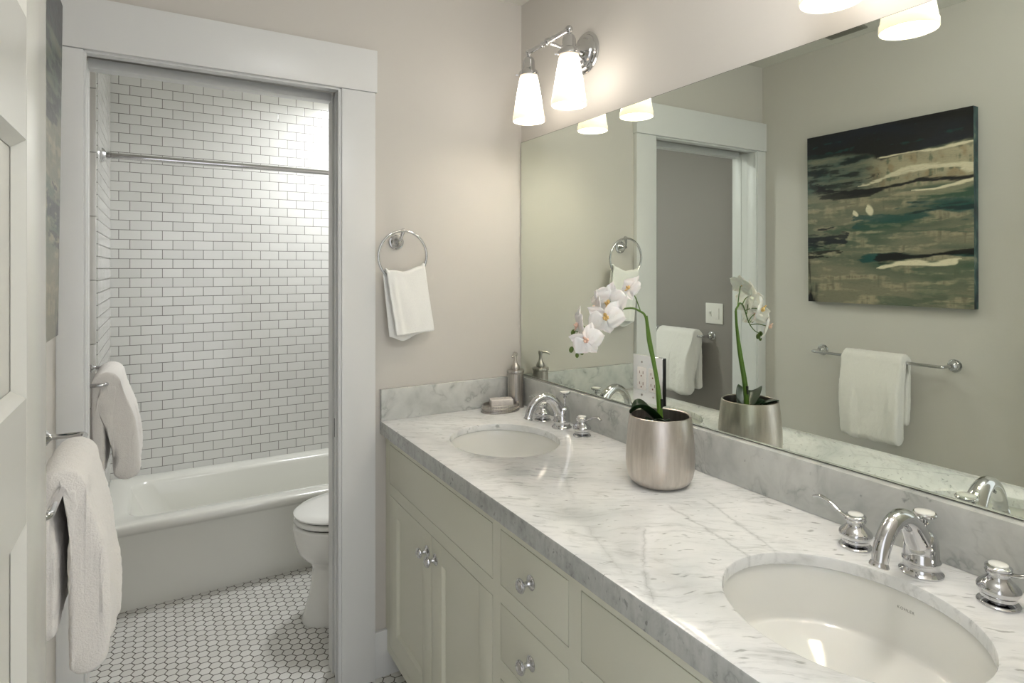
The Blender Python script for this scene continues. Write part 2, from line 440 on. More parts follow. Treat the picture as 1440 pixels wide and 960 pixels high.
# open entrance door with five recessed panels, folded against the left wall
def entry_door():
    x1, x0 = -1.33, -1.366; ya, yb = -1.895, -1.204; st = .11
    rails = [(0.012, .19)]; z = .19
    hs = [(.19, .43), (.545, .80), (.915, 1.17), (1.285, 1.524), (1.637, 1.885)]
    d = thing('door_2', (x0, ya, 0), '', ''); del d['label']; del d['category']; struct(d)
    b = BM(); b.box(x0+.011, x1-.011, ya+.01, yb-.01, .02, 2.0)
    b.box(x0, x1, yb-st, yb, .012, 2.012, .001); b.box(x0, x1, ya, ya+st, .012, 2.012, .001)
    zs = [.012] + [v for h in hs for v in h] + [2.012]
    for i in range(0, len(zs), 2): b.box(x0+.0003, x1-.0003, ya+st, yb-st, zs[i], zs[i+1])
    leaf = b.build('door_leaf', M_door, d)
    # sloped sticking round each panel
    b = BM()
    for za, zb in hs:
        a0, a1 = ya+st, yb-st
        L0 = [(x1-.0005, a0, za), (x1-.0005, a1, za), (x1-.0005, a1, zb), (x1-.0005, a0, zb)]
        k = .009
        L1 = [(x1-.0105, a0+k, za+k), (x1-.0105, a1-k, za+k), (x1-.0105, a1-k, zb-k), (x1-.0105, a0+k, zb-k)]
        b.loops([L0, L1])
    b.build('panel_moulding', M_door, d)
    b = BM(); b.lathe([(0, 0), (.032, 0), (.033, .004), (.026, .008), (.011, .012), (.010, .03), (.018, .036), (.027, .046), (.028, .055), (.02, .064), (0, .067)], 28, AX((x1, yb-.062, .93), (1, 0, 0)))
    b.build('door_knob', M_chrome, d)
entry_door()

# ------------------------------------------------------------------ bathtub
def rrect(x0, x1, y0, y1, z, r, n=6):
    pts = []
    for cx, cy, a in ((x1-r, y0+r, -PI/2), (x1-r, y1-r, 0), (x0+r, y1-r, PI/2), (x0+r, y0+r, PI)):
        for k in range(n+1):
            t = a + PI/2*k/n; pts.append((cx+r*math.cos(t), cy+r*math.sin(t), z))
    return pts
def tub():
    x0, x1, y0, y1, zt = -1.431, -.0235, .883, 1.5625, .355
    t = thing('bathtub', ((x0+x1)/2, (y0+y1)/2, 0), 'white alcove bathtub with plain apron under the subway tiled wall', 'bathtub')
    b = BM()
    L = [rrect(x0, x1, y0+.022, y1, .0, .004), rrect(x0, x1, y0+.018, y1, .12, .006), rrect(x0, x1, y0+.016, y1, zt-.052, .008), rrect(x0, x1, y0+.010, y1, zt-.042, .010),
         rrect(x0, x1, y0+.001, y1, zt-.035, .012), rrect(x0, x1, y0-.002, y1, zt-.022, .012), rrect(x0, x1, y0+.002, y1, zt-.008, .012), rrect(x0, x1, y0+.010, y1, zt-.001, .014),
         rrect(x0+.01, x1-.01, y0+.022, y1-.01, zt, .02),
         rrect(x0+.085, x1-.075, y0+.085, y1-.095, zt-.001, .09), rrect(x0+.093, x1-.083, y0+.094, y1-.104, zt-.006, .09),
         rrect(x0+.098, x1-.088, y0+.099, y1-.109, zt-.02, .09),
         rrect(x0+.16, x1-.10, y0+.115, y1-.125, zt-.15, .10), rrect(x0+.24, x1-.125, y0+.13, y1-.14, zt-.26, .11),
         rrect(x0+.28, x1-.15, y0+.16, y1-.17, zt-.295, .12), rrect(x0+.34, x1-.2, y0+.22, y1-.23, zt-.30, .10)]
    b.loops(L, True, True)
    b.build('tub_shell', M_tub, t, ang=50)
    b = BM(); b.lathe([(0, .003), (.03, .003), (.034, 0), (.034, -.004)], 24, AX((x1-.3, (y0+y1)/2, zt-.3), (0, 0, 1)))
    b.build('drain', M_chrome, t)
tub()

# shower rod
r = thing('shower_rod', (-.72, .993, 1.878), 'chrome shower curtain rod spanning the tub alcove', 'shower rod')
BM().tube([(-1.41, .993, 1.876), (-.04, .993, 1.876)], .0125, 20).build('rod', M_chrome, r)
for x, d in ((-1.432, 1), (-.022, -1)):
    BM().lathe([(0, -.0), (.030, 0), (.031, .004), (.026, .010), (.0165, .018), (.0165, .034), (.0125, .036)], 28, AX((x, .993, 1.876), (d, 0, 0))).build('end_flange', M_chrome, r)

# ------------------------------------------------------------------ toilet
def toilet():
    cy = .455; t = thing('toilet', (-.40, cy, 0), 'white toilet with closed lid half hidden behind the door casing', 'toilet')
    def egg(xf, xb, hw, z, n=40, sq=1.0):
        pts = []; c = xb - hw*1.0 if False else (xf+xb)/2
        for i in range(n):
            a = 2*PI*i/n; ca, sa = math.cos(a), math.sin(a)
            # front (a=pi) elongated
            L = (c-xf) if ca < 0 else (xb-c)
            p = 2.15
            pts.append((c + math.copysign(abs(ca)**(2/p), ca)*L, cy + math.copysign(abs(sa)**(2/p), sa)*hw*sq, z))
        return pts
    b = BM()
    b.loops([egg(-.735, -.12, .118, 0), egg(-.737, -.12, .120, .012), egg(-.728, -.12, .112, .03), egg(-.708, -.12, .103, .10), egg(-.697, -.12, .100, .17), egg(-.695, -.12, .100, .21),
             egg(-.702, -.12, .112, .232), egg(-.730, -.14, .142, .255), egg(-.752, -.17, .164, .285), egg(-.764, -.19, .177, .33), egg(-.769, -.21, .182, .365), egg(-.769, -.215, .182, .382), egg(-.763, -.22, .177, .390)], True, True)
    b.box(-.28, -.02, cy-.16, cy+.16, .30, .392, .02, 3)
    b.build('bowl', M_porc, t, ang=60)
    b = BM(); b.loops([egg(-.752, -.235, .167, .3905), egg(-.752, -.235, .167, .3965)], True, True); b.loops([egg(-.752, -.235, .167, .4165), egg(-.752, -.235, .167, .4215)], True, True)
    b.build('seat_gap_shade', M_dark, t)  # dark slabs between bowl, seat and lid, painting the shade of the gaps
    b = BM(); b.loops([egg(-.755, -.225, .172, .397), egg(-.764, -.22, .180, .400), egg(-.766, -.22, .182, .410), egg(-.760, -.225, .177, .416)], True, True)
    b.build('seat', M_porc, t, ang=60)
    b = BM(); b.loops([egg(-.755, -.215, .171, .422), egg(-.765, -.21, .181, .425), egg(-.766, -.21, .182, .431), egg(-.755, -.22, .173, .439), egg(-.70, -.26, .13, .444), egg(-.60, -.35, .05, .446)], True, True)
    b.build('lid', M_porc, t, ang=60)
    BM().box(-.20, -.015, cy-.225, cy+.225, .40, .72, .025, 4).build('tank', M_porc, t)
    BM().box(-.21, -.012, cy-.235, cy+.235, .722, .755, .012, 3).build('tank_lid', M_porc, t)
    BM().tube([(-.205, cy-.16, .66), (-.225, cy-.16, .66), (-.228, cy-.10, .655)], [.012, .009, .006], 12).build('flush_handle', M_chrome, t)
toilet()

# ------------------------------------------------------------------ vanity cabinet
def vanity():
    X = -.545; Y1 = -1.892
    v = thing('vanity_cabinet', (-.27, -.948, 0), 'long cream double vanity cabinet with inset doors and drawers under the marble', 'cabinet')
    b = BM()
    b.box(X+.0225, WX-.001, Y1, -.001, .088, .106)         # bottom, back, ends, partitions
    b.box(-.02, WX-.001, Y1, -.001, .1065, .8325)
    for q in (-.019, -.812, -1.100, Y1): b.box(X+.0225, -.0205, q, q+.018, .1065, .8325)
    top, bot = .8325, .088
    ys = [(-.001, -.040), (-.776, -.813), (-1.081, -1.120), (-1.856, Y1)]
    for a, c in ys: b.box(X, X+.0225, c, a, bot, top)
    for a, c, rails in ((-.040, -.776, [(.805, top), (.634, .672), (bot, .115)]), (-.813, -1.081, [(.805, top), (.635, .676), (.461, .504), (.289, .331), (bot, .115)]), (-1.120, -1.856, [(.805, top), (.634, .672), (bot, .115)])):
        for z0, z1 in rails: b.box(X, X+.0225, c, a, z0, z1)
    b.build('face_frame', M_cab, v, ang=30)
    BM().box(-.475, WX-.001, Y1, -.001, 0, .088).build('toe_kick', M_cab, v)
    g = .0016
    def knob(z, y, par):
        b = BM()
        b.lathe([(0, 0), (.0155, 0), (.0160, .0015), (.0125, .004), (.008, .0055), (.0058, .008), (.0055, .019), (.008, .021), (.0135, .0235), (.0155, .0262), (.0150, .0285), (.0125, .0298), (.0130, .0310), (.0105, .0332), (.0075, .0335), (.006, .0350), (0, .0355)], 28, AX((X-.0005, y, z), (-1, 0, 0)))
        b.build('knob', M_chrome, par)
    def flat(name, ya, yb, z0, z1):
        return BM().box(X-.0005, X+.018, yb+g, ya-g, z0+g, z1-g, .001).build(name, M_cab, v)
    def shaker(ya, yb, z0, z1, ky):
        b = BM(); y0, y1 = yb+g, ya-g; a0, a1 = z0+g, z1-g; s = .068; r = .056
        b.box(X-.0005, X+.018, y0, y0+s, a0, a1, .0008); b.box(X-.0005, X+.018, y1-s, y1, a0, a1, .0008)
        b.box(X-.0005, X+.018, y0+s, y1-s, a1-r, a1); b.box(X-.0005, X+.018, y0+s, y1-s, a0, a0+s)
        d = b.build('door', M_cab, v, ang=30)
        b = BM(); b.box(X+.009, X+.014, y0+s-.002, y1-s+.002, a0+s-.002, a1-r+.002)
        p0, p1, q0, q1 = y0+s, y1-s, a0+s, a1-r; k = .008
        b.loops([[(X-.0004, p0, q0), (X-.0004, p1, q0), (X-.0004, p1, q1), (X-.0004, p0, q1)], [(X+.004, p0+.003, q0+.003), (X+.004, p1-.003, q0+.003), (X+.004, p1-.003, q1-.003), (X+.004, p0+.003, q1-.003)],
                 [(X+.0088, p0+k, q0+k), (X+.0088, p1-k, q0+k), (X+.0088, p1-k, q1-k), (X+.0088, p0+k, q1-k)]])
        b.build('door_panel', M_cab, d, ang=20)
        knob(.577, ky, d)
    flat('false_drawer_front', -.040, -.776, .672, .805)
    shaker(-.040, -.4075, .115, .634, -.377); shaker(-.4085, -.776, .115, .634, -.438)
    for z0, z1 in ((.676, .805), (.504, .635), (.331, .461), (.115, .289)):
        d = flat('drawer', -.813, -1.081, z0, z1); knob((z0+z1)/2, -.946, d)
    flat('false_drawer_front', -1.120, -1.856, .672, .805)
    shaker(-1.120, -1.4875, .115, .634, -1.457); shaker(-1.4885, -1.856, .115, .634, -1.518)
vanity()

# ------------------------------------------------------------------ countertop, splashes, sinks
SK = [(-.305, -.410, .162, .186), (-.308, -1.480, .166, .187)]
def counter():
    c = thing('countertop', (-.28, -.948, .833), 'long white marble vanity countertop with grey veining and two oval sink cutouts', 'countertop')
    b = bmesh.new(); z1, z0 = .880, .833; X0, X1, Y0, Y1 = -.567, WX-.001, FRONT+.001, -.001
    def ring(pts, z): return [b.verts.new((p[0], p[1], z)) for p in pts]
    def quad(a, c2):
        n = len(a)
        for i in range(n): b.faces.new((a[i], a[(i+1) % n], c2[(i+1) % n], c2[i]))
    rect = lambda e: [(X0+e, Y0), (X1, Y0), (X1, Y1), (X0+e, Y1)]
    R = [(0.004, z1), (.0012, z1-.0012), (0, z1-.004), (0, z0+.004), (.0012, z0+.0012), (.004, z0), (.0215, z0), (.0215, z1-.023)]
    rr = [ring(rect(e), z) for e, z in R]
    for a, c2 in zip(rr, rr[1:]): quad(a, c2)
    def el(s, e, n=72): return [(s[0]+(s[2]+e)*math.cos(2*PI*i/n), s[1]+(s[3]+e)*math.sin(2*PI*i/n)) for i in range(n)]
    tops = [rr[0]]; bots = [rr[-1]]
    for s in SK:
        ee = [ring(el(s, e), z) for e, z in ((.005, z1), (.0015, z1-.0015), (0, z1-.005), (0, z1-.021), (.002, z1-.023))]
        for a, c2 in zip(ee, ee[1:]): quad(c2, a)
        tops.append(ee[0]); bots.append(ee[-1])
    for grp in (tops, bots):
        es = []
        for L in grp:
            for i in range(len(L)):
                e = b.edges.get((L[i], L[(i+1) % len(L)])); es.append(e)
        bmesh.ops.triangle_fill(b, edges=es, use_beauty=True)
    k = BM(); k.b.free(); k.b = b
    sl = k.build('slab', M_marble, c, ang=30)
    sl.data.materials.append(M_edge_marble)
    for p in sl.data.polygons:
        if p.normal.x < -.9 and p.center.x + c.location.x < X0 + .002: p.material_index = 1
    BM().box(-.0205, WX-.001, FRONT+.001, -.001, .8803, .989, .002).build('backsplash', M_splash, c)
    BM().box(-.567, -.0207, -.0205, -.001, .8803, .989, .002).build('side_splash', M_splash, c)
counter()

def sink(s, label):
    cx, cy, ax, ay = s
    t = thing('sink', (cx, cy, .70), label, 'sink', 'oval undermount sinks')
    n = 72
    def el(f, z, dx=0): return [(cx+dx+ax*f*math.cos(2*PI*i/n), cy+ay*f*math.sin(2*PI*i/n), z) for i in range(n)]
    b = BM()
    b.loops([el(1.12, .8568), el(1.03, .8568), el(1.018, .853), el(1.008, .83), el(.992, .80), el(.975, .774), el(.966, .766), el(.95, .7615), el(.92, .7595), el(.70, .750), el(.5, .727), el(.3, .719), el(.15, .715), el(.13, .709), el(.13, .703), el(.16, .697),
             el(.4, .702), el(.75, .716), el(.95, .736), el(1.02, .76), el(1.05, .80), el(1.12, .848), el(1.12, .8568)], False, False)
    bmesh.ops.remove_doubles(b.b, verts=b.b.verts, dist=1e-6)
    b.build('basin', M_porc, t, ang=50)
    b = BM(); b.lathe([(0, .714), (.012, .714), (.013, .717), (.018, .7185), (.0225, .7175), (.0235, .713)], 28, Matrix.Translation((cx, cy, 0)))
    b.build('drain', M_chrome, t)
    return t
sinks = [sink(SK[0], 'oval white undermount sink below the soap dish, nearer the towel ring'), sink(SK[1], 'large oval white undermount sink at lower right, to the right of the orchid pot')]

def lettering():
    cu = bpy.data.curves.new('lettering', 'FONT'); cu.body = 'KOHLER'; cu.size = .0062; cu.extrude = .00015; cu.space_character = 1.25; cu.align_x = 'CENTER'
    o = bpy.data.objects.new('tmp', cu); COL.objects.link(o)
    dg = bpy.context.evaluated_depsgraph_get(); me = bpy.data.meshes.new_from_object(o.evaluated_get(dg)); bpy.data.objects.remove(o)
    cx, cy, ax, ay = SK[1]
    # on the rear bowl wall between z .829 (1.015) and .80 (.99)
    yy = -1.486; z = .829; f = 1.0065 - .0008
    a = math.asin((yy-cy)/(ay*f)); P = Vector((cx+ax*f*math.cos(a), cy+ay*f*math.sin(a), z))
    tan = Vector((-ax*math.sin(a), ay*math.cos(a), 0)).normalized()*-1
    up = Vector((.16, .0, 1)).normalized(); nrm = tan.cross(up).normalized(); up = nrm.cross(tan)
    Mx = Matrix((tan, up, nrm)).transposed().to_4x4(); Mx.translation = P - sinks[1].location + nrm*.0012
    me.transform(Mx); me.materials.append(M_text)
    t = bpy.data.objects.new('lettering', me); COL.objects.link(t); t.parent = sinks[1]
lettering()

# ------------------------------------------------------------------ faucets
def faucet(y0, label, x0=-.078, up=0):
    f = thing('faucet', (x0, y0, .8803), label, 'faucet', 'chrome widespread faucets')
    Z = .8803
    b = BM(); M = Matrix.Translation((x0, y0, Z))
    b.lathe([(0, 0), (.033, 0), (.0335, .003), (.030, .006), (.0275, .009), (.027, .018), (.0285, .020), (.0295, .023), (.028, .026), (.0268, .028), (.0265, .045), (.0255, .058), (.0225, .067), (.016, .0725), (.006, .075), (0, .075)], 40, M)
    # arched spout leaning out of the body
    pts = bez([(x0+.004, y0, Z+.028), (x0-.012, y0, Z+.062), (x0-.038, y0, Z+.094), (x0-.068, y0, Z+.108), (x0-.098, y0, Z+.099), (x0-.121, y0, Z+.074), (x0-.131, y0, Z+.046)], 8)
    b.tube(pts, lerpl([.024, .0205, .0170, .0148, .0136, .0129, .0124], 8), 28, up=(0, 1, 0))
    e = pts[-1]; b.lathe([(.0124, -.004), (.0145, 0), (.0150, .003), (.0135, .0045), (.009, .0046), (.009, -.002), (0, -.002)], 28, AX(e, (e-pts[-3])), cap=False)
    b.build('spout', M_chrome, f, ang=50)
    b = BM(); b.tube([(x0+.012, y0, Z+.066), (x0+.012, y0, Z+.085+up)], .0036, 14)
    b.lathe([(0, .080), (.0065, .081), (.0075, .084), (.005, .087), (.0055, .090), (.014, .0925), (.0185, .096), (.0188, .099), (.0170, .1012), (0, .1012)], 32, Matrix.Translation((x0+.012, y0, Z+up)))
    rod = b.build('lift_rod', M_chrome, f)
    BM().lathe([(.0158, .1010), (.0150, .1028), (.009, .1042), (0, .1047)], 28, Matrix.Translation((x0+.012, y0, Z+up)), cap=False).build('button', M_cap, rod)
    for s in (1, -1):
        hy = y0 + s*.112; hx = x0-.002; M = Matrix.Translation((hx, hy, Z)); b = BM()
        b.lathe([(0, 0), (.0280, 0), (.0285, .0025), (.0265, .0048), (.0245, .0052), (.012, .0056), (.012, .0096), (.0225, .0100), (.0238, .0110), (.0240, .0155), (.0262, .0175), (.0285, .022), (.0290, .026), (.0270, .030), (.0215, .0355), (.0165, .040), (.0148, .044), (.0150, .047), (.0178, .0485), (.0182, .0515), (.0165, .0535), (.0178, .0555), (.0178, .0585), (.0150, .0605), (0, .0605)], 36, M)
        h = b.build('handle', M_chrome, f, ang=45)
        b = BM(); b.tube(bez([(hx, hy+s*.012, Z+.050), (hx, hy+s*.030, Z+.0555), (hx+.002, hy+s*.052, Z+.067), (hx+.004, hy+s*.072, Z+.071), (hx+.005, hy+s*.088, Z+.066)], 6), lerpl([.0058, .0046, .0048, .0056, .0040], 6), 16, flat=.62)
        b.build('lever', M_chrome, h)
        BM().lathe([(.0132, .0600), (.0130, .0622), (.0105, .0636), (0, .0642)], 28, M, cap=False).build('button', M_cap, h)
    return f
faucet(-.395, 'chrome faucet with two lever handles beside the soap dish and dispenser', up=.016)
faucet(-1.484, 'chrome arched faucet with lever handles at right, its sink largest in view', -.088)

# ------------------------------------------------------------------ mirror and outlet plate
m = thing('mirror', (.003, -.945, .990), 'wide frameless wall mirror above the marble backsplash', 'mirror')
BM().box(.0006, .0055, -1.888, -.0045, .9905, 1.8975).build('glass_edge', M_edge, m)
b = BM(); b.box(0, .0006, -1.887, -.0055, .9915, 1.8965); b.build('glass', M_mirror, m)

def outlet():
    x = 0; o = thing('outlet_plate', (-.004, -.7215, 1.016), 'mirrored double outlet cover plate on the mirror behind the orchid stem', 'outlet')
    BM().box(-.0065, -.0002, -.782, -.661, 1.016, 1.152, .0007, 1).build('plate', M_plate, o)
    BM().box(-.0062, -.0003, -.7832, -.7821, 1.017, 1.151).build('plate_edge', M_black, o)
    for y in (-.6985, -.7455):
        rc = BM().box(-.0090, -.0060, y-.0175, y+.0175, 1.051, 1.117, .0018, 2).build('receptacle', M_white, o)
        b = BM()
        for zc in (1.100, 1.068):
            b.box(-.0094, -.0088, y-.0085, y-.0065, zc-.003, zc+.006); b.box(-.0094, -.0088, y+.0060, y+.0078, zc-.002, zc+.006)
            b.lathe([(0, 0), (.0024, 0), (.0024, .0005), (0, .0005)], 12, AX((-.0089, y, zc-.0085), (-1, 0, 0)))
        b.build('slots', M_slot, rc)
        for zc in (1.132, 1.036):
            BM().lathe([(0, 0), (.0034, 0), (.0030, .0012), (0, .0016)], 16, AX((-.0064, y, zc), (-1, 0, 0))).build('screw', M_nickel, o)
outlet()

# ------------------------------------------------------------------ wall sconces
def sconce(label):
    s = thing('wall_sconce', (WX, -.400, 2.140), label, 'wall lamp', 'two-light chrome sconces above the mirror')
    y0 = -.400; z0 = 2.140; xb = -.137
    b = BM(); b.lathe([(0, 0), (.068, 0), (.069, .004), (.066, .007), (.060, .008), (.058, .013), (.055, .015), (.047, .016), (.044, .021), (.040, .023), (.030, .025), (.022, .030), (.018, .037), (.012, .041), (0, .042)], 48, AX((WX-.0005, y0-.018, z0-.018), (-1, 0, 0)))
    b.build('backplate', M_chrome, s, ang=30)
    b = BM(); b.tube(bez([(WX-.03, y0-.018, z0-.018), (-.06, y0-.016, z0-.020), (-.10, y0-.008, z0-.012), (xb, y0, z0)], 6), .0062, 16)
    b.ball((xb, y0, z0), .0125); b.build('arm', M_chrome, s)
    b = BM(); b.tube([(xb, y0-.1165, z0), (xb, y0+.1165, z0)], .0078, 20)
    for q in (-.03, .03): b.lathe([(.0078, -.004), (.0098, -.002), (.0098, .002), (.0078, .004)], 20, AX((xb, y0+q, z0), (0, 1, 0)), cap=False)
    for q in (-1, 1): b.ball((xb, y0+q*.1165, z0), .0122)
    b.build('crossbar', M_chrome, s)
    for q in (-.1165, .1165):
        M = Matrix.Translation((xb, y0+q, z0)); b = BM()
        b.lathe([(0, -.008), (.006, -.009), (.0065, -.014), (.012, -.016), (.0175, -.021), (.0208, -.030), (.0215, -.054), (.0235, -.057), (.0262, -.060), (.0315, -.065), (.0345, -.071), (.0345, -.078), (.0325, -.080), (.0320, -.073), (.018, -.064), (0, -.062)], 36, M)
        soc = b.build('socket_cup', M_chrome, s)
        for k in range(3):
            a = k*2*PI/3 + .5
            BM().tube([(xb+.036*math.cos(a), y0+q+.036*math.sin(a), z0-.076), (xb+.044*math.cos(a), y0+q+.044*math.sin(a), z0-.076)], .0028, 8).build('thumb_screw', M_chrome, soc)
        b = BM()
        b.lathe([(.0285, -.070), (.0300, -.078), (.0330, -.095), (.0535, -.2165), (.0550, -.2185), (.0553, -.2325), (.0540, -.235), (.0524, -.2335), (.0518, -.2185), (.0310, -.097), (.0275, -.080), (.0262, -.071), (.0285, -.070)], 40, M, cap=False)
        b.build('lamp_shade', M_shade, s, ang=30)
        b = BM(); b.lathe([(0, -.165), (.013, -.16), (.021, -.147), (.0225, -.135), (.019, -.118), (.012, -.10), (0, -.085)], 20, M)
        b.build('light_bulb', M_bulb, s)
        ld = bpy.data.lights.new('bulb_light', 'POINT'); ld.energy = BULB_W; ld.color = (1, .97, .94); ld.shadow_soft_size = .03
        lo = bpy.data.objects.new('bulb_light', ld); COL.objects.link(lo); lo.parent = s; lo.location = Vector((xb, y0+q, z0-.195)) - s.location
    return s
M_bulb = mat_emit('glowing_bulb', (1, .85, .66, 1), 9)
sc = sconce('two-light chrome sconce nearest the corner, above the mirror')
s2 = copy_tree(sc); s2.location.y -= 1.070
tag(s2, 'two-light chrome sconce at top right, cut off by the picture edge', 'wall lamp', 'two-light chrome sconces above the mirror')

# ------------------------------------------------------------------ ceiling fittings
def downlight(x, y, label, watts, grp=None, col=(.97, .985, 1)):
    t = thing('ceiling_light', (x, y, CH-.012), label, 'ceiling light', grp)
    BM().lathe([(.140, 0), (.142, .004), (.158, .008), (.160, .0118), (.13, .0118), (.13, .004)], 40, Matrix.Translation((x, y, CH-.012)), cap=False).build('trim_ring', M_white, t)
    BM().lathe([(0, .0035), (.1395, .0045), (.1395, .011), (0, .011)], 40, Matrix.Translation((x, y, CH-.012))).build('lens', M_can, t)
    ld = bpy.data.lights.new('downlight_beam', 'AREA'); ld.shape = 'DISK'; ld.size = .27; ld.energy = watts; ld.color = col; ld.spread = math.radians(165)
    lo = bpy.data.objects.new('downlight_beam', ld); COL.objects.link(lo); lo.parent = t; lo.location = (0, 0, -.002)
M_globe = mat_emit('fill_globe_glow', (.99, .99, 1, 1), GLOBE_E)
gx, gy = -.56, -1.60  # unseen globe added to brighten the room, set outside the mirror's view
fl = thing('added_fill_globe', (gx, gy, CH-.21), 'added glowing fill globe, unseen, under the ceiling near the entrance door', 'ceiling light')
BM().lathe([(0, .2095), (.075, .2095), (.076, .200), (.066, .188), (.040, .182), (.034, .178), (.034, .170), (0, .170)], 48, Matrix.Translation((gx, gy, CH-.21))).build('canopy', M_chrome, fl)
BM().ball((gx, gy, CH-.135), .092, seg=40).build('fill_globe', M_globe, fl)
downlight(-.19, 1.08, 'round flush ceiling light over the toilet and tub', CAN_BATH)
v = thing('ceiling_vent', (-1.33, -.50, CH-.008), 'small ceiling vent grille glimpsed in the mirror at top right', 'vent')
b = BM(); x0, x1, y0, y1, z0, z1 = -1.38, -1.28, -.58, -.42, CH-.008, CH-.0005
b.box(x0, x1, y0, y0+.012, z0, z1); b.box(x0, x1, y1-.012, y1, z0, z1); b.box(x0, x0+.012, y0+.012, y1-.012, z0, z1); b.box(x1-.012, x1, y0+.012, y1-.012, z0, z1)
b.build('frame', M_vent, v)
b = BM()
for k in range(7): b.box(x0+.015+k*.0108, x0+.020+k*.0108, y0+.0125, y1-.0125, z0+.001, z1-.001)
b.build('slats', M_vent, v)

# ------------------------------------------------------------------ towel bars, ring, towels
ROS = [(0, 0), (.0250, 0), (.0255, .003), (.0235, .006), (.0215, .0065), (.0205, .010), (.0180, .0115), (.0165, .015), (.0175, .018), (.0165, .021), (.011, .025), (.0075, .028), (.0060, .032), (0, .033)]
def towel_bar(ya, yb, z, xw, xb, label):
    t = thing('towel_bar', (xw, (ya+yb)/2, z), label, 'towel bar', 'chrome towel bars on the left walls')
    for y in (ya, yb):
        BM().lathe(ROS, 36, AX((xw+.0005, y, z), (1, 0, 0))).build('rosette', M_chrome, t, ang=30)
    k = .012; s = -1 if yb < ya else 1
    pts = bez([(xw+.026, ya, z), (xw+.045, ya+s*.001, z+.001), (xb-.010, ya+s*.002, z+.001), (xb-.001, ya+s*.012, z), (xb, ya+s*.03, z)], 5) + [Vector((xb, (ya+yb)/2, z))] + bez([(xb, yb-s*.03, z), (xb-.001, yb-s*.012, z), (xb-.010, yb-s*.002, z+.001), (xw+.045, yb-s*.001, z+.001), (xw+.026, yb, z)], 5)
    BM().tube(pts, .0062, 16).build('bar', M_chrome, t)
    return t
towel_bar(-.330, -.871, 1.024, LX, -1.370, 'chrome towel bar on the left wall under the painting')
towel_bar(.752, .328, 1.026, LX, -1.372, 'chrome towel bar on the side wall inside the tub room')

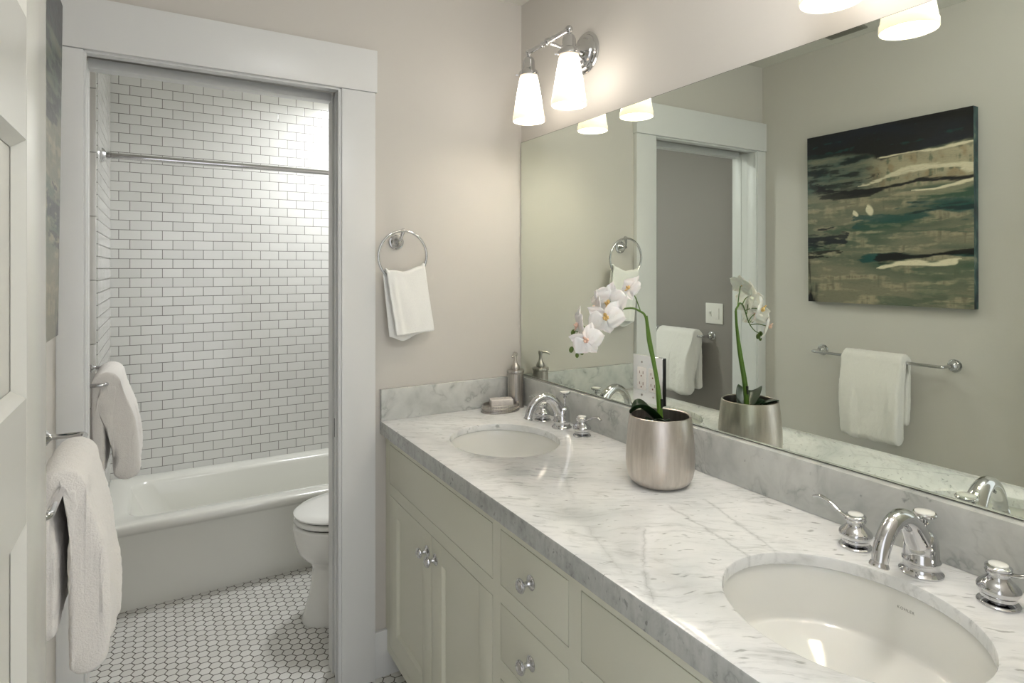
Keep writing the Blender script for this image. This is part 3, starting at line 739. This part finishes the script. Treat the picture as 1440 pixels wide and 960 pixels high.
def drape(name, label, ya, yb, zb, xb, front_z, back_z, tf, tb, front_out, seed, mat, belly=0.0, rb=.012):
    """thick folded towel over a bar running along y; closed cross-section swept along y"""
    t = bpy.data.objects
    n = 40
    def section(u):           # u 0..1 along the bar
        w = noise.noise(Vector((u*3.1+seed, seed, 0)))
        w2 = noise.noise(Vector((u*7.3+seed, seed+5, 0)))
        top = zb + rb
        out = []
        fz = front_z + .010*w + .006*w2; bz = back_z + .008*w2
        H = top - fz; N = 22
        # outer line: front bottom -> top -> back bottom ; inner line back
        fo = []; fi = []
        for i in range(N+1):
            q = i/N; z = fz + (top-.012-fz)*q
            fold = (noise.noise(Vector((u*4.2+seed, (1-q)*1.2, seed))) * .020 + noise.noise(Vector((u*10+seed, (1-q)*2.5, seed+3))) * .008) * (1-q)**.7
            xo = xb + .014 + tf*(.62+.38*min(1, (1-q)*3)) + front_out*(1-q)**.8*math.sin(PI*min(1, .35+q*.65)) + belly*math.sin(PI*q) + fold
            xi = xb + .005 + .015*min(1, max(0, (q-.66)/.22)) + (fold*.5 + .3*front_out)*(1-q)
            fo.append((xo, z)); fi.append((xi, z))
        bo = []; bi = []
        Hb = top - bz
        for i in range(N+1):
            q = i/N; z = bz + (top-.012-bz)*q
            fold = noise.noise(Vector((u*4+seed+9, (1-q)*1.5, seed))) * .004*(1-q)
            bo.append((xb - .014 - tb + fold, z)); bi.append((xb - .005 - .010*min(1, max(0, (q-.55)/.3)) + fold*.5, z))
        # arch
        a_out = []; K = 12
        cxm = (fo[-1][0]+bo[-1][0])/2; ro = (fo[-1][0]-bo[-1][0])/2; ht = .012 + (tf+tb)*.42
        for k in range(1, K):
            a = PI*k/K; a_out.append((cxm + ro*math.cos(a), top-.012 + ht*math.sin(a)))
        a_in = []
        ci = (fi[-1][0]+bi[-1][0])/2; ri = (fi[-1][0]-bi[-1][0])/2
        for k in range(1, K):
            a = PI*k/K; a_in.append((ci - ri*math.cos(a), top-.012 + .008*math.sin(a)))
        # rounded hems
        def hem(a, b2, z, up):
            m = ((a[0]+b2[0])/2, z - abs(a[0]-b2[0])*.28)
            return [((a[0]*.8+b2[0]*.2), z-abs(a[0]-b2[0])*.18), m, ((a[0]*.2+b2[0]*.8), z-abs(a[0]-b2[0])*.18)]
        ring = fo + a_out + bo[::-1] + hem(bo[0], bi[0], bz, 0) + bi + a_in + fi[::-1] + hem(fi[0], fo[0], fz, 0)
        return ring
    Ls = []
    for j in range(n+1):
        u = j/n; y = ya + (yb-ya)*u
        ring = section(u)
        e = min(u, 1-u)*abs(yb-ya); rr = .012
        sh = 1.0
        if e < rr: sh = math.sqrt(max(0, 1-(1-e/rr)**2))*.30+.70
        # shrink layers towards their mid lines at the side edges
        N1 = len(ring); L = []
        cxf = sum(p[0] for p in ring[:23])/23; 
        for idx, (x, z) in enumerate(ring):
            if idx < 23 or idx > N1-27: c = xb + rb + tf*.45 + front_out*.3
            elif 23 <= idx < 34: c = x; 
            else: c = xb - rb - tb*.5
            L.append((c + (x-c)*sh, y + .006*noise.noise(Vector((z*9, seed, x*5)))*(1 if u > .5 else -1), z - (1-sh)*.01*(1 if 23 <= idx < 34 else 0)))
        Ls.append(L)
    b = BM(); b.loops(Ls, True, True)
    bmesh.ops.triangulate(b.b, faces=[f for f in b.b.faces if len(f.verts) > 4])
    o = b.build(name, mat, None, ang=180)
    sub = o.modifiers.new('sub', 'SUBSURF'); sub.levels = 1; sub.render_levels = 1
    tx = bpy.data.textures.new('terry', 'CLOUDS'); tx.noise_scale = .012; tx.noise_depth = 2
    dm = o.modifiers.new('nap', 'DISPLACE'); dm.texture = tx; dm.strength = .004; dm.mid_level = .5
    return tag(o, label, 'towel', 'white bath towels')
drape('towel', 'thick white terry towel on the left wall bar under the painting, in front', -.492, -.738, 1.024, -1.370, .705, .775, .036, .026, .020, 3.3, M_terry, .008, .009)
drape('towel', 'white terry towel hanging on the bar in the tub room, farther back', .630, .352, 1.026, -1.372, .718, .735, .042, .030, .034, 8.1, M_terry, .010, .009)

def ring_and_towel():
    xc, zc, yc, R = -.5005, 1.447, -.048, .0865
    t = thing('towel_ring', (-.507, -.001, 1.495), 'chrome towel ring on the wall between door casing and mirror', 'towel ring')
    b = BM(); b.lathe([(0, 0), (.0265, 0), (.0270, .003), (.0250, .006), (.0228, .0065), (.0215, .010), (.0190, .0115), (.0165, .015), (.0175, .018), (.0160, .021), (.010, .026), (.0072, .030), (.0068, .040), (0, .040)], 36, AX((-.508, -.0005, 1.497), (0, -1, 0)))
    b.build('rosette', M_chrome, t, ang=30)
    b = BM(); b.tube([(-.508, -.034, 1.497), (-.505, -.044, 1.512), (-.4995, -.048, 1.530)], [.0062, .0056, .0066], 14); b.ball((-.4985, -.048, 1.5345), .0088); b.build('post', M_chrome, t)
    n = 72; pts = [(xc+R*math.cos(2*PI*i/n), yc - .006*math.sin(2*PI*i/n), zc+R*math.sin(2*PI*i/n)) for i in range(n)]
    BM().tube(pts, .0045, 14, closed=True).build('ring', M_chrome, t)
    # towel through the ring
    b = BM(); nx = 26; Ls = []
    th = .0055
    for j in range(nx+1):
        u = j/nx
        def col(u):
            P = []
            xt = -.563 + .139*u
            ringz = zc - math.sqrt(max(0, (R)**2 - (xt-xc)**2)) if abs(xt-xc) < R else zc
            ztop = max(ringz+.008, 1.384 + .018*max(0, u-.45)/.55 + .003*math.sin(u*9))
            N = 26
            zf = 1.176 + .010*u
            zbk = 1.172 - .018*math.exp(-((u-.35)/.22)**2) + .02*max(0, u-.5)
            for i in range(N+1):      # front from bottom up
                q = i/N; z = zf + (ztop-zf)*q; d = 1-q
                x = xt + d*.033 + .002*noise.noise(Vector((z*20, 1, 2)))
                y = yc - .0115 - .006*d + .006*noise.noise(Vector((u*3, d*1.7, 4)))*d**.5 - .004*math.exp(-((u-.16)/.05)**2)*min(1, d*4)
                P.append((x, y, z))
            A = []
            for k in range(1, 8):
                a = PI*k/8; A.append((xt, yc - .0115*math.cos(a), ztop + .0095*math.sin(a)))
            B = []
            for i in range(N+1):
                q = 1-i/N; z = zbk + (ztop-zbk)*q; d = 1-q
                x = xt + d*(.022 + .006*u) - .006; y = yc + .0115 + .008*d*0 + .005*noise.noise(Vector((u*3+7, d*2, 4)))*d - .004*d
                P2 = (x, min(y, -.018), z); B.append(P2)
            return P + A + B
        Ls.append(col(u))
    vs = [[b.b.verts.new(p) for p in L] for L in Ls]
    for a, c in zip(vs, vs[1:]):
        for i in range(len(a)-1): b.b.faces.new((a[i], a[i+1], c[i+1], c[i]))
    o = b.build('hand_towel', M_cloth, None, ang=180)
    so = o.modifiers.new('thick', 'SOLIDIFY'); so.thickness = .0065; so.offset = 0
    su = o.modifiers.new('sub', 'SUBSURF'); su.levels = 1; su.render_levels = 2
    tag(o, 'small white hand towel folded through the chrome ring', 'towel')
ring_and_towel()

# ------------------------------------------------------------------ light switch in the tub room
s = thing('light_switch', (LX, .309, 1.095), 'white double light switch plate, seen only in the mirror through the doorway', 'switch')
BM().box(LX, LX+.006, .249, .369, 1.095, 1.210, .002).build('plate', M_white, s)
BM().box(LX+.006, LX+.010, .273, .298, 1.122, 1.183, .0015).build('rocker', M_white, s)
b = BM(); b.box(LX+.006, LX+.0075, .3265, .3435, 1.135, 1.170, .0008); b.box(LX+.007, LX+.017, .331, .339, 1.150, 1.163, .002); b.build('toggle', M_white, s)

# ------------------------------------------------------------------ painting
def painting():
    ya, yb, z0, z1 = -.278, -.9505, 1.250, 2.018
    t = thing('painting', (-1.445, (ya+yb)/2, z0), 'abstract sea-like canvas in black, teal and sand tones, unframed', 'painting')
    ns, ntt = 260, 260
    import array
    def fb(x, y, o=4, sd=0):
        v = 0; a = .5
        for k in range(o): v += a*noise.noise(Vector((x*2**k, y*2**k, sd+k*7.1))); a *= .55
        return v
    def mixc(a, b2, f): f = max(0, min(1, f)); return [a[i]+(b2[i]-a[i])*f for i in range(3)]
    def sm(x, a, b2):
        if a == b2: return float(x > a)
        q = max(0, min(1, (x-a)/(b2-a))); return q*q*(3-2*q)
    def piece(x, P):
        for (a, fa), (b2, fb_) in zip(P, P[1:]):
            if x <= b2: return fa + (fb_-fa)*max(0, (x-a))/(b2-a)
        return P[-1][1]
    BLK = rgb(8, 10, 12); NAV = rgb(5, 16, 32); TEAL = rgb(8, 74, 72); GRN = rgb(52, 84, 66); SAND = rgb(176, 166, 138); GREY = rgb(128, 124, 104); CREAM = rgb(226, 216, 186); OCH = rgb(150, 124, 88)
    def paint(s, q):
        n1 = fb(s*1.6, q*7, 4, 1); n2 = fb(s*4, q*30, 5, 9); n3 = fb(s*14+5, q*14, 3, 21); drip = fb(s*34, q*4, 3, 33)
        c = mixc(GREY, GRN, .25 + 1.7*n1 + .3*(q > .3)*(q < .6))
        c = mixc(c, SAND, sm(n2 + .5*n3, -.02, .34)*.7)
        c = mixc(c, BLK, sm(n2*.5+n3*.5+.5*drip, .12, .45)*.55)
        # green shadowy upper left
        f = sm(q, .60, .70)*(1-sm(s, .36, .62)); c = mixc(c, TEAL, f*(.55+1.4*n2)); c = mixc(c, BLK, f*sm(n2+n3*.4, -.04, .14)*.85)
        # sand upper right
        f = sm(s, .36, .52)*sm(q, .62, .66)*(1-sm(q, .80, .83)); c = mixc(c, mixc(SAND, OCH, sm(n3, 0, .3)*.6), f*(.75+n1)); c = mixc(c, GRN, f*sm(drip+n2, .12, .4)*.6)
        # black sky
        edge = piece(s, [(0, .885), (.3, .86), (.42, .845), (.5, .80), (.62, .815), (.8, .83), (1, .84)]) + .03*n2 + .015*n3
        f = sm(q, edge-.012, edge+.01); c = mixc(c, mixc(BLK, NAV, sm(n1+.4*s, .15, .6)), f)
        c = mixc(c, TEAL, f*sm(n2+n3*.5, .22, .4)*.55)
        def stroke(c, P, wd, col, s0, s1, rag=.012, op=1):
            m = piece(s, P) + rag*n2*2; e = wd*(.7+1.2*max(-.5, n1))*sm(s, s0, s0+.05)*(1-sm(s, s1-.05, s1))
            return mixc(c, col, op*(1-sm(abs(q-m), e*.55, e+.002)) if e > .001 else 0)
        c = stroke(c, [(.44, .815), (.6, .82), (.8, .815), (1, .825)], .008, CREAM, .46, 1.1)
        c = stroke(c, [(.34, .665), (.5, .69), (.62, .725), (.8, .735), (1, .70)], .020, CREAM, .34, 1.1, .02, .9)
        c = stroke(c, [(.1, .655), (.3, .625), (.45, .63)], .030, BLK, .05, .48, .035, .9)
        c = stroke(c, [(.05, .71), (.12, .66), (.3, .635), (.5, .64), (.7, .665), (.85, .665), (1, .65)], .020, BLK, .04, 1.1, .02)
        c = stroke(c, [(.04, .72), (.15, .70), (.3, .70), (.45, .72)], .008, BLK, .04, .5, .03, .8)
        c = stroke(c, [(.55, .59), (.7, .60), (.85, .605), (1, .63)], .022, SAND, .55, 1.1, .02, .5)
        c = stroke(c, [(.66, .62), (.8, .615), (1, .64)], .006, CREAM, .66, 1.1, .01)
        c = stroke(c, [(.45, .47), (.7, .50), (1, .50)], .055, TEAL, .30, 1.2, .05, .8)
        c = stroke(c, [(.7, .51), (1, .51)], .02, NAV, .65, 1.2, .04, .7)
        c = stroke(c, [(.0, .37), (.2, .38)], .06, NAV, -.1, .30, .06, .9)
        c = stroke(c, [(.0, .28), (.2, .30)], .03, BLK, -.1, .26, .06, .9)
        c = stroke(c, [(.2, .43), (.5, .42), (1, .38)], .04, GRN, .1, 1.1, .05, .6)
        c = stroke(c, [(.38, .255), (.55, .265), (.75, .27), (1, .275)], .026, TEAL, .34, 1.1, .02, .9)
        c = stroke(c, [(.45, .255), (.6, .265), (.75, .27), (1, .285)], .028, BLK, .44, 1.05, .02)
        c = stroke(c, [(.46, .205), (.6, .225), (.8, .225), (.93, .245)], .012, CREAM, .46, .95, .012)
        c = stroke(c, [(.5, .03), (1, .05)], .05, GRN, .45, 1.1, .05, .45)
        for a, bq, rx, ry in ((.335, .515, .022, .016), (.425, .53, .028, .032)):
            d = ((s-a)/rx)**2 + ((q-bq+.5*(s-a))/ry)**2
            if s > a-rx*.9 + .4*abs(q-bq): c = mixc(c, CREAM, 1-sm(d + n3, .5, 1.1))
        c = mixc(c, BLK, (1-sm(s+.12*n3, .02, .10))*(1-sm(q + .15*drip, .03, .10)))
        c = mixc(c, BLK, (1-sm(s, 0, .05))*sm(drip, .1, .2)*(1-sm(q, .2, .35))*.8)
        return c
    me = bpy.data.meshes.new('canvas'); V = []; Fc = []; Cc = []
    def X(q): return -1.4275 + .009*q     # hangs with its top leaning out
    for j in range(ntt+1):
        for i in range(ns+1):
            s_, q = i/ns, j/ntt; c = paint(s_, q)
            lum = sum(c)/3
            V.append((X(q) + .0016*lum + .0006*fb(s_*20, q*50, 2, 3) + 1.445, ya+(yb-ya)*s_ - t.location.y, z0+(z1-z0)*q - t.location.z)); Cc.append(c)
    for j in range(ntt):
        for i in range(ns):
            a = j*(ns+1)+i; Fc.append((a, a+ns+1, a+ns+2, a+1))
    me.from_pydata(V, [], Fc); ca = me.color_attributes.new('paint', 'FLOAT_COLOR', 'POINT')
    buf = array.array('f')
    for c in Cc: buf.extend((c[0], c[1], c[2], 1))
    ca.data.foreach_set('color', buf); me.shade_smooth()
    m = NT('oil_paint'); at = m.new('ShaderNodeVertexColor'); at.layer_name = 'paint'; co = m.obj()
    fine = m.noise(m.mapping(co, (1, 14, 60)), 4, 5, .65)
    m.base(m.mix(m.ramp(fine, [(.5, G(0)), (.72, G(.22))]), at.outputs[0], rgb(30, 40, 36))); m.set(Roughness=.30)
    m.bump(fine, .2, .002); me.materials.append(m.m)
    o = bpy.data.objects.new('painted_face', me); COL.objects.link(o); o.parent = t; o['_o'] = list(t.location)
    # wrapped canvas body
    b = BM()
    b.loops([[(-1.460, yb, z0), (-1.460, ya, z0), (-1.456, ya, z1), (-1.456, yb, z1)], [(X(0)-.0006, yb, z0), (X(0)-.0006, ya, z0), (X(1)-.0006, ya, z1), (X(1)-.0006, yb, z1)]], True, True)
    mm = NT('canvas_wrap'); co = mm.obj()
    n = mm.noise(mm.mapping(co, (2, 2, 1)), 9, 4, .6)
    mm.base(mm.ramp(n, [(.3, rgb(10, 16, 30)), (.45, rgb(16, 52, 62)), (.58, rgb(60, 96, 92)), (.68, rgb(150, 156, 140)), (.8, rgb(20, 50, 80))])); mm.set(Roughness=.4)
    b.build('canvas_wrap', mm.m, t)
painting()

# ------------------------------------------------------------------ soap dispenser, dish and soap
def dispenser():
    x, y, z = -.0565, -.0600, .8803; M = Matrix.Translation((x, y, z))
    t = thing('soap_dispenser', (x, y, z), 'brushed nickel pump soap dispenser in the backsplash corner', 'soap dispenser')
    BM().lathe([(0, 0), (.0325, 0), (.0330, .003), (.0305, .006), (.0305, .128), (.0330, .131), (.0335, .136), (.0320, .140), (.026, .142), (0, .142)], 40, M).build('bottle', M_brushed, t, ang=30)
    p = BM().lathe([(.014, .1405), (.0165, .144), (.0165, .150), (.0135, .158), (.0095, .163), (.0075, .168), (.0062, .178), (.0068, .190), (.0085, .194), (.0092, .198), (.0085, .203), (.004, .207), (0, .2075)], 28, M).build('pump', M_nickel, t, ang=40)
    d = Vector((-.75, -.66, 0)).normalized()
    c = Vector((x, y, z))
    BM().tube(bez([c+Vector((0, 0, .199)), c+d*.014+Vector((0, 0, .2005)), c+d*.028+Vector((0, 0, .198)), c+d*.038+Vector((0, 0, .192))], 5), lerpl([.0052, .0046, .0040, .0034], 5), 14).build('nozzle', M_nickel, p)
dispenser()
def dish():
    x, y, z = -.137, -.0855, .8803
    t = thing('soap_dish', (x, y, z), 'oval brushed nickel soap dish with stepped rim beside the dispenser', 'soap dish')
    b = BM(); b.lathe([(0, 0), (.98, 0), (1.0, .002), (.99, .005), (.93, .007), (.93, .011), (.97, .013), (.98, .016), (.93, .018), (.93, .023), (.96, .0255), (.94, .027), (.88, .0265), (.84, .018), (.6, .014), (0, .0135)], 56, Matrix.Translation((x, y, z)), sx=.077, sy=.052)
    b.build('dish', M_brushed, t, ang=35)
    o = BM().box(-.042, .042, -.024, .024, -.014, .014, .005, 3)
    bmesh.ops.subdivide_edges(o.b, edges=[e for e in o.b.edges if e.calc_length() > .02], cuts=14, use_grid_fill=True)
    for v in o.b.verts: v.co += v.co.normalized()*.0024*noise.noise(v.co*90)
    for v in o.b.verts: v.co = Matrix.Rotation(-.30, 3, 'Z') @ v.co + Vector((x+.004, y, z+.0305))
    tag(o.build('soap_bar', M_soapw, None, ang=60), 'pale wrapped soap bar lying in the nickel soap dish', 'soap')
dish()

# ------------------------------------------------------------------ orchid
def orchid():
    px, py, z = -.166, -.936, .8803
    t = thing('potted_orchid', (px, py, z), 'white orchid arching from a silvery metal pot on the marble', 'plant')
    H = .168
    b = BM(); b.lathe([(0, 0), (.050, 0), (.062, .003), (.0715, .010), (.0780, .022), (.0815, .040), (.0825, .060), (.0815, .095), (.0785, .130), (.0745, H-.006), (.0735, H-.001), (.0715, H), (.0690, H-.002), (.0695, H-.010), (.073, .12), (.0, .118)], 72, Matrix.Translation((px, py, z)))
    pot = b.build('pot', M_pot, t, ang=50)
    b = BM(); n = 40; rings = []
    for k in range(7):
        r = .0725*k/6
        rings.append([(px+r*math.cos(2*PI*i/n), py+r*math.sin(2*PI*i/n), z+.137 + .008*noise.noise(Vector((r*60*math.cos(2*PI*i/n), r*60*math.sin(2*PI*i/n), 3)))) for i in range(n)] if k else [(px, py, z+.139)]*n)
    b.loops(rings); bmesh.ops.remove_doubles(b.b, verts=b.b.verts, dist=1e-5)
    b.build('potting_bark', M_soil, t, ang=60)
    # stems
    A = bez([(-.158, -.932, z+.135), (-.157, -.925, 1.09), (-.158, -.908, 1.17), (-.163, -.896, 1.235), (-.167, -.889, 1.286)], 8)
    BM().tube(A, lerpl([.0056, .0048, .0040, .0038, .0034], 8), 12).build('flower_stem', M_stem, t)
    B = bez([(-.163, -.930, z+.135), (-.162, -.929, 1.08), (-.163, -.912, 1.16), (-.167, -.896, 1.225), (-0.1682, -0.8880, 1.2821), (-0.1842, -0.8821, 1.2984), (-0.2040, -0.8728, 1.3057), (-0.2352, -0.8580, 1.2987), (-0.2641, -0.8433, 1.2793), (-0.2874, -0.8331, 1.2547), (-0.3089, -0.8263, 1.2340), (-0.3271, -0.8272, 1.2176), (-0.3407, -0.8308, 1.2101)], 6)
    BM().tube(B, lerpl([.0046, .0040, .0036, .0034, .0030, .0026, .0024, .0021, .0019, .0017, .0015, .0013, .0012], 6), 10).build('flower_stem', M_stem, t)
    BM().tube([(-.1665, -.934, z+.13), (-.1635, -.921, 1.12)], .0028, 8).build('stake', M_stem, t)
    BM().box(-.161, -.157, -.936, -.926, 1.062, 1.084).build('stem_clip', M_black, t)
    # leaves
    def leaf(base, pts, w, lab=None):
        P = bez(pts, 6); n = len(P); b = BM(); rows = []
        for i, p in enumerate(P):
            q = i/(n-1); ww = w*math.sin(PI*min(1, .12+q*.88))**.7 * (1-.1*q) if q < 1 else 0.001
            tan = (P[min(i+1, n-1)]-P[max(i-1, 0)]).normalized(); side = tan.cross(Vector((0, 0, 1))).normalized(); up = side.cross(tan)
            rows.append([b.b.verts.new(p + side*ww*c + up*(abs(c)**1.5)*ww*.55) for c in (-1, -.66, -.33, 0, .33, .66, 1)])
        for a, c in zip(rows, rows[1:]):
            for i in range(6): b.b.faces.new((a[i], a[i+1], c[i+1], c[i]))
        o = b.build('leaf', M_leaf, t, ang=180); so = o.modifiers.new('t', 'SOLIDIFY'); so.thickness = .0022
        su = o.modifiers.new('s', 'SUBSURF'); su.levels = 1; su.render_levels = 2
    leaf(0, [(-.156, -.930, z+.138), (-.180, -.920, z+.162), (-.203, -.908, z+.182), (-.215, -.898, z+.176), (-.222, -.890, z+.168)], .034)
    leaf(0, [(-.160, -.935, z+.136), (-.185, -.940, z+.150), (-.205, -.945, z+.158), (-.215, -.950, z+.160)], .020)
    leaf(0, [(-.168, -.945, z+.138), (-.182, -.962, z+.152), (-.196, -.980, z+.164), (-.208, -.996, z+.172)], .016)
    # flowers
    def flower(centre, nrm, roll, size=1.0, openk=1.0, pink=True, ped=None):
        pos = Vector(centre)
        Nn = Vector(nrm).normalized(); up = Vector((0, 0, 1))
        U = (up - Nn*up.dot(Nn)).normalized(); Rr = U.cross(Nn)
        U2 = U*math.cos(roll) + Rr*math.sin(roll); R2 = U2.cross(Nn)
        def W(x, y, zz): return pos + (R2*x + U2*y + Nn*zz)*size
        b = BM()
        def petal(ang, L, wd, cup, back, tipw=.75, off=0):
            nI, nJ = 12, 8; rows = []
            ca, sa = math.cos(ang), math.sin(ang)
            for i in range(nI+1):
                q = i/nI; r = .003 + L*q
                h_ = abs(2*q**tipw-1); ww = wd*max(.10 if q < .5 else .03, (1-h_**2.3)**.5)
                row = []
                for j in range(nJ+1):
                    c = -1+2*j/nJ
                    lx = ww*c; ly = r - .12*L*abs(c)**2*q
                    zz = -back*L*q*q + cup*(c*c)*ww + .0012*math.sin(c*7+q*9+ang*3) + off
                    row.append(b.b.verts.new(W(lx*ca+ly*sa, -lx*sa+ly*ca, zz)))
                rows.append(row)
            for a, c in zip(rows, rows[1:]):
                for j in range(nJ): b.b.faces.new((a[j], a[j+1], c[j+1], c[j]))
        o_ = openk
        petal(0, .036, .0125, .25, .25*o_, .8, -.002)                      # dorsal sepal
        petal(2.25, .035, .0125, .25, .25*o_, .8, -.002); petal(-2.25, .035, .0125, .25, .25*o_, .8, -.002)
        petal(1.22, .036, .0215, -.18, .18*o_, .62, .0012); petal(-1.22, .036, .0215, -.18, .18*o_, .62, .0012)
        fl = b.build('flower', M_petal, t, ang=180, norm=False)
        so = fl.modifiers.new('t', 'SOLIDIFY'); so.thickness = .0007; so.offset = 0
        su = fl.modifiers.new('s', 'SUBSURF'); su.levels = 1; su.render_levels = 1
        b = BM()
        b.ball(W(0, 0, .005), .0036*size, 1, 1, 1.3, 12)
        for sg in (-1, 1): b.tube([W(0, -.002, .003), W(sg*.0035, -.003, .007), W(sg*.0045, 0, .010)], [.0018*size, .0028*size, .0012*size], 8)
        b.tube([W(0, -.003, .003), W(0, -.007, .007), W(0, -.0105, .008), W(0, -.013, .010)], [.0024*size, .0038*size, .0032*size, .0008*size], 10, flat=.5)
        lp = b.build('flower_lip', M_lip if pink else M_lipy, fl, ang=60)
        if ped:
            q = Vector(ped); BM().tube(bez([q, (q+W(0, 0, -.004))/2+Vector((0, 0, .004)), W(0, 0, -.003)], 5), .0013, 8).build('pedicel', M_stem, fl)
    flower((-0.2076, -0.8742, 1.3557), (-0.8892, -0.0084, 0.4575), .3, 1.0, .1, False, (-0.1811, -0.8839, 1.2966))
    flower((-0.2618, -0.8597, 1.3227), (-0.9130, -0.3936, -0.1069), .15, 1.30, .6, False, (-0.2290, -0.8616, 1.3005))
    flower((-0.2873, -0.8772, 1.2862), (-0.5504, -0.7791, -0.3002), 2.9, 1.30, .9, False, (-0.2610, -0.8451, 1.2811))
    flower((-0.2875, -0.8388, 1.3083), (-0.9192, 0.3900, -0.0538), 0, 1.15, .2, True, (-0.2737, -0.8412, 1.2707))
    flower((-0.3368, -0.8656, 1.2327), (-0.5745, -0.7783, -0.2532), 2.55, 1.16, .8, True, (-0.3073, -0.8272, 1.2358))
    flower((-0.3301, -0.8254, 1.2668), (-0.9106, 0.4097, -0.0540), .1, 1.20, .2, True, (-0.2981, -0.8268, 1.2423))
    # buds
    def bud(centre, r, tilt, fr):
        pos = Vector(centre)
        o = BM().ball(pos, r, .82, .82, 1.15, 16, Matrix.Rotation(tilt, 3, 'Y')).build('bud', M_bud, t)
        BM().tube(bez([Vector(fr), (Vector(fr)+pos)/2 + Vector((0, 0, .003)), pos+Vector((0, 0, r*.8))], 4), .0011, 8).build('pedicel', M_stem, o)
    tip = B[-1]
    bud((-0.3549, -0.8282, 1.2065), .0070, .3, tip); bud((-0.3301, -0.8370, 1.2005), .0072, -.3, tip); bud((-0.3429, -0.8353, 1.1925), .0056, 0, tip); bud((-0.3363, -0.8102, 1.2464), .0068, .4, B[-14])
orchid()
for o in bpy.data.objects:
    if '_o' in o: del o['_o']
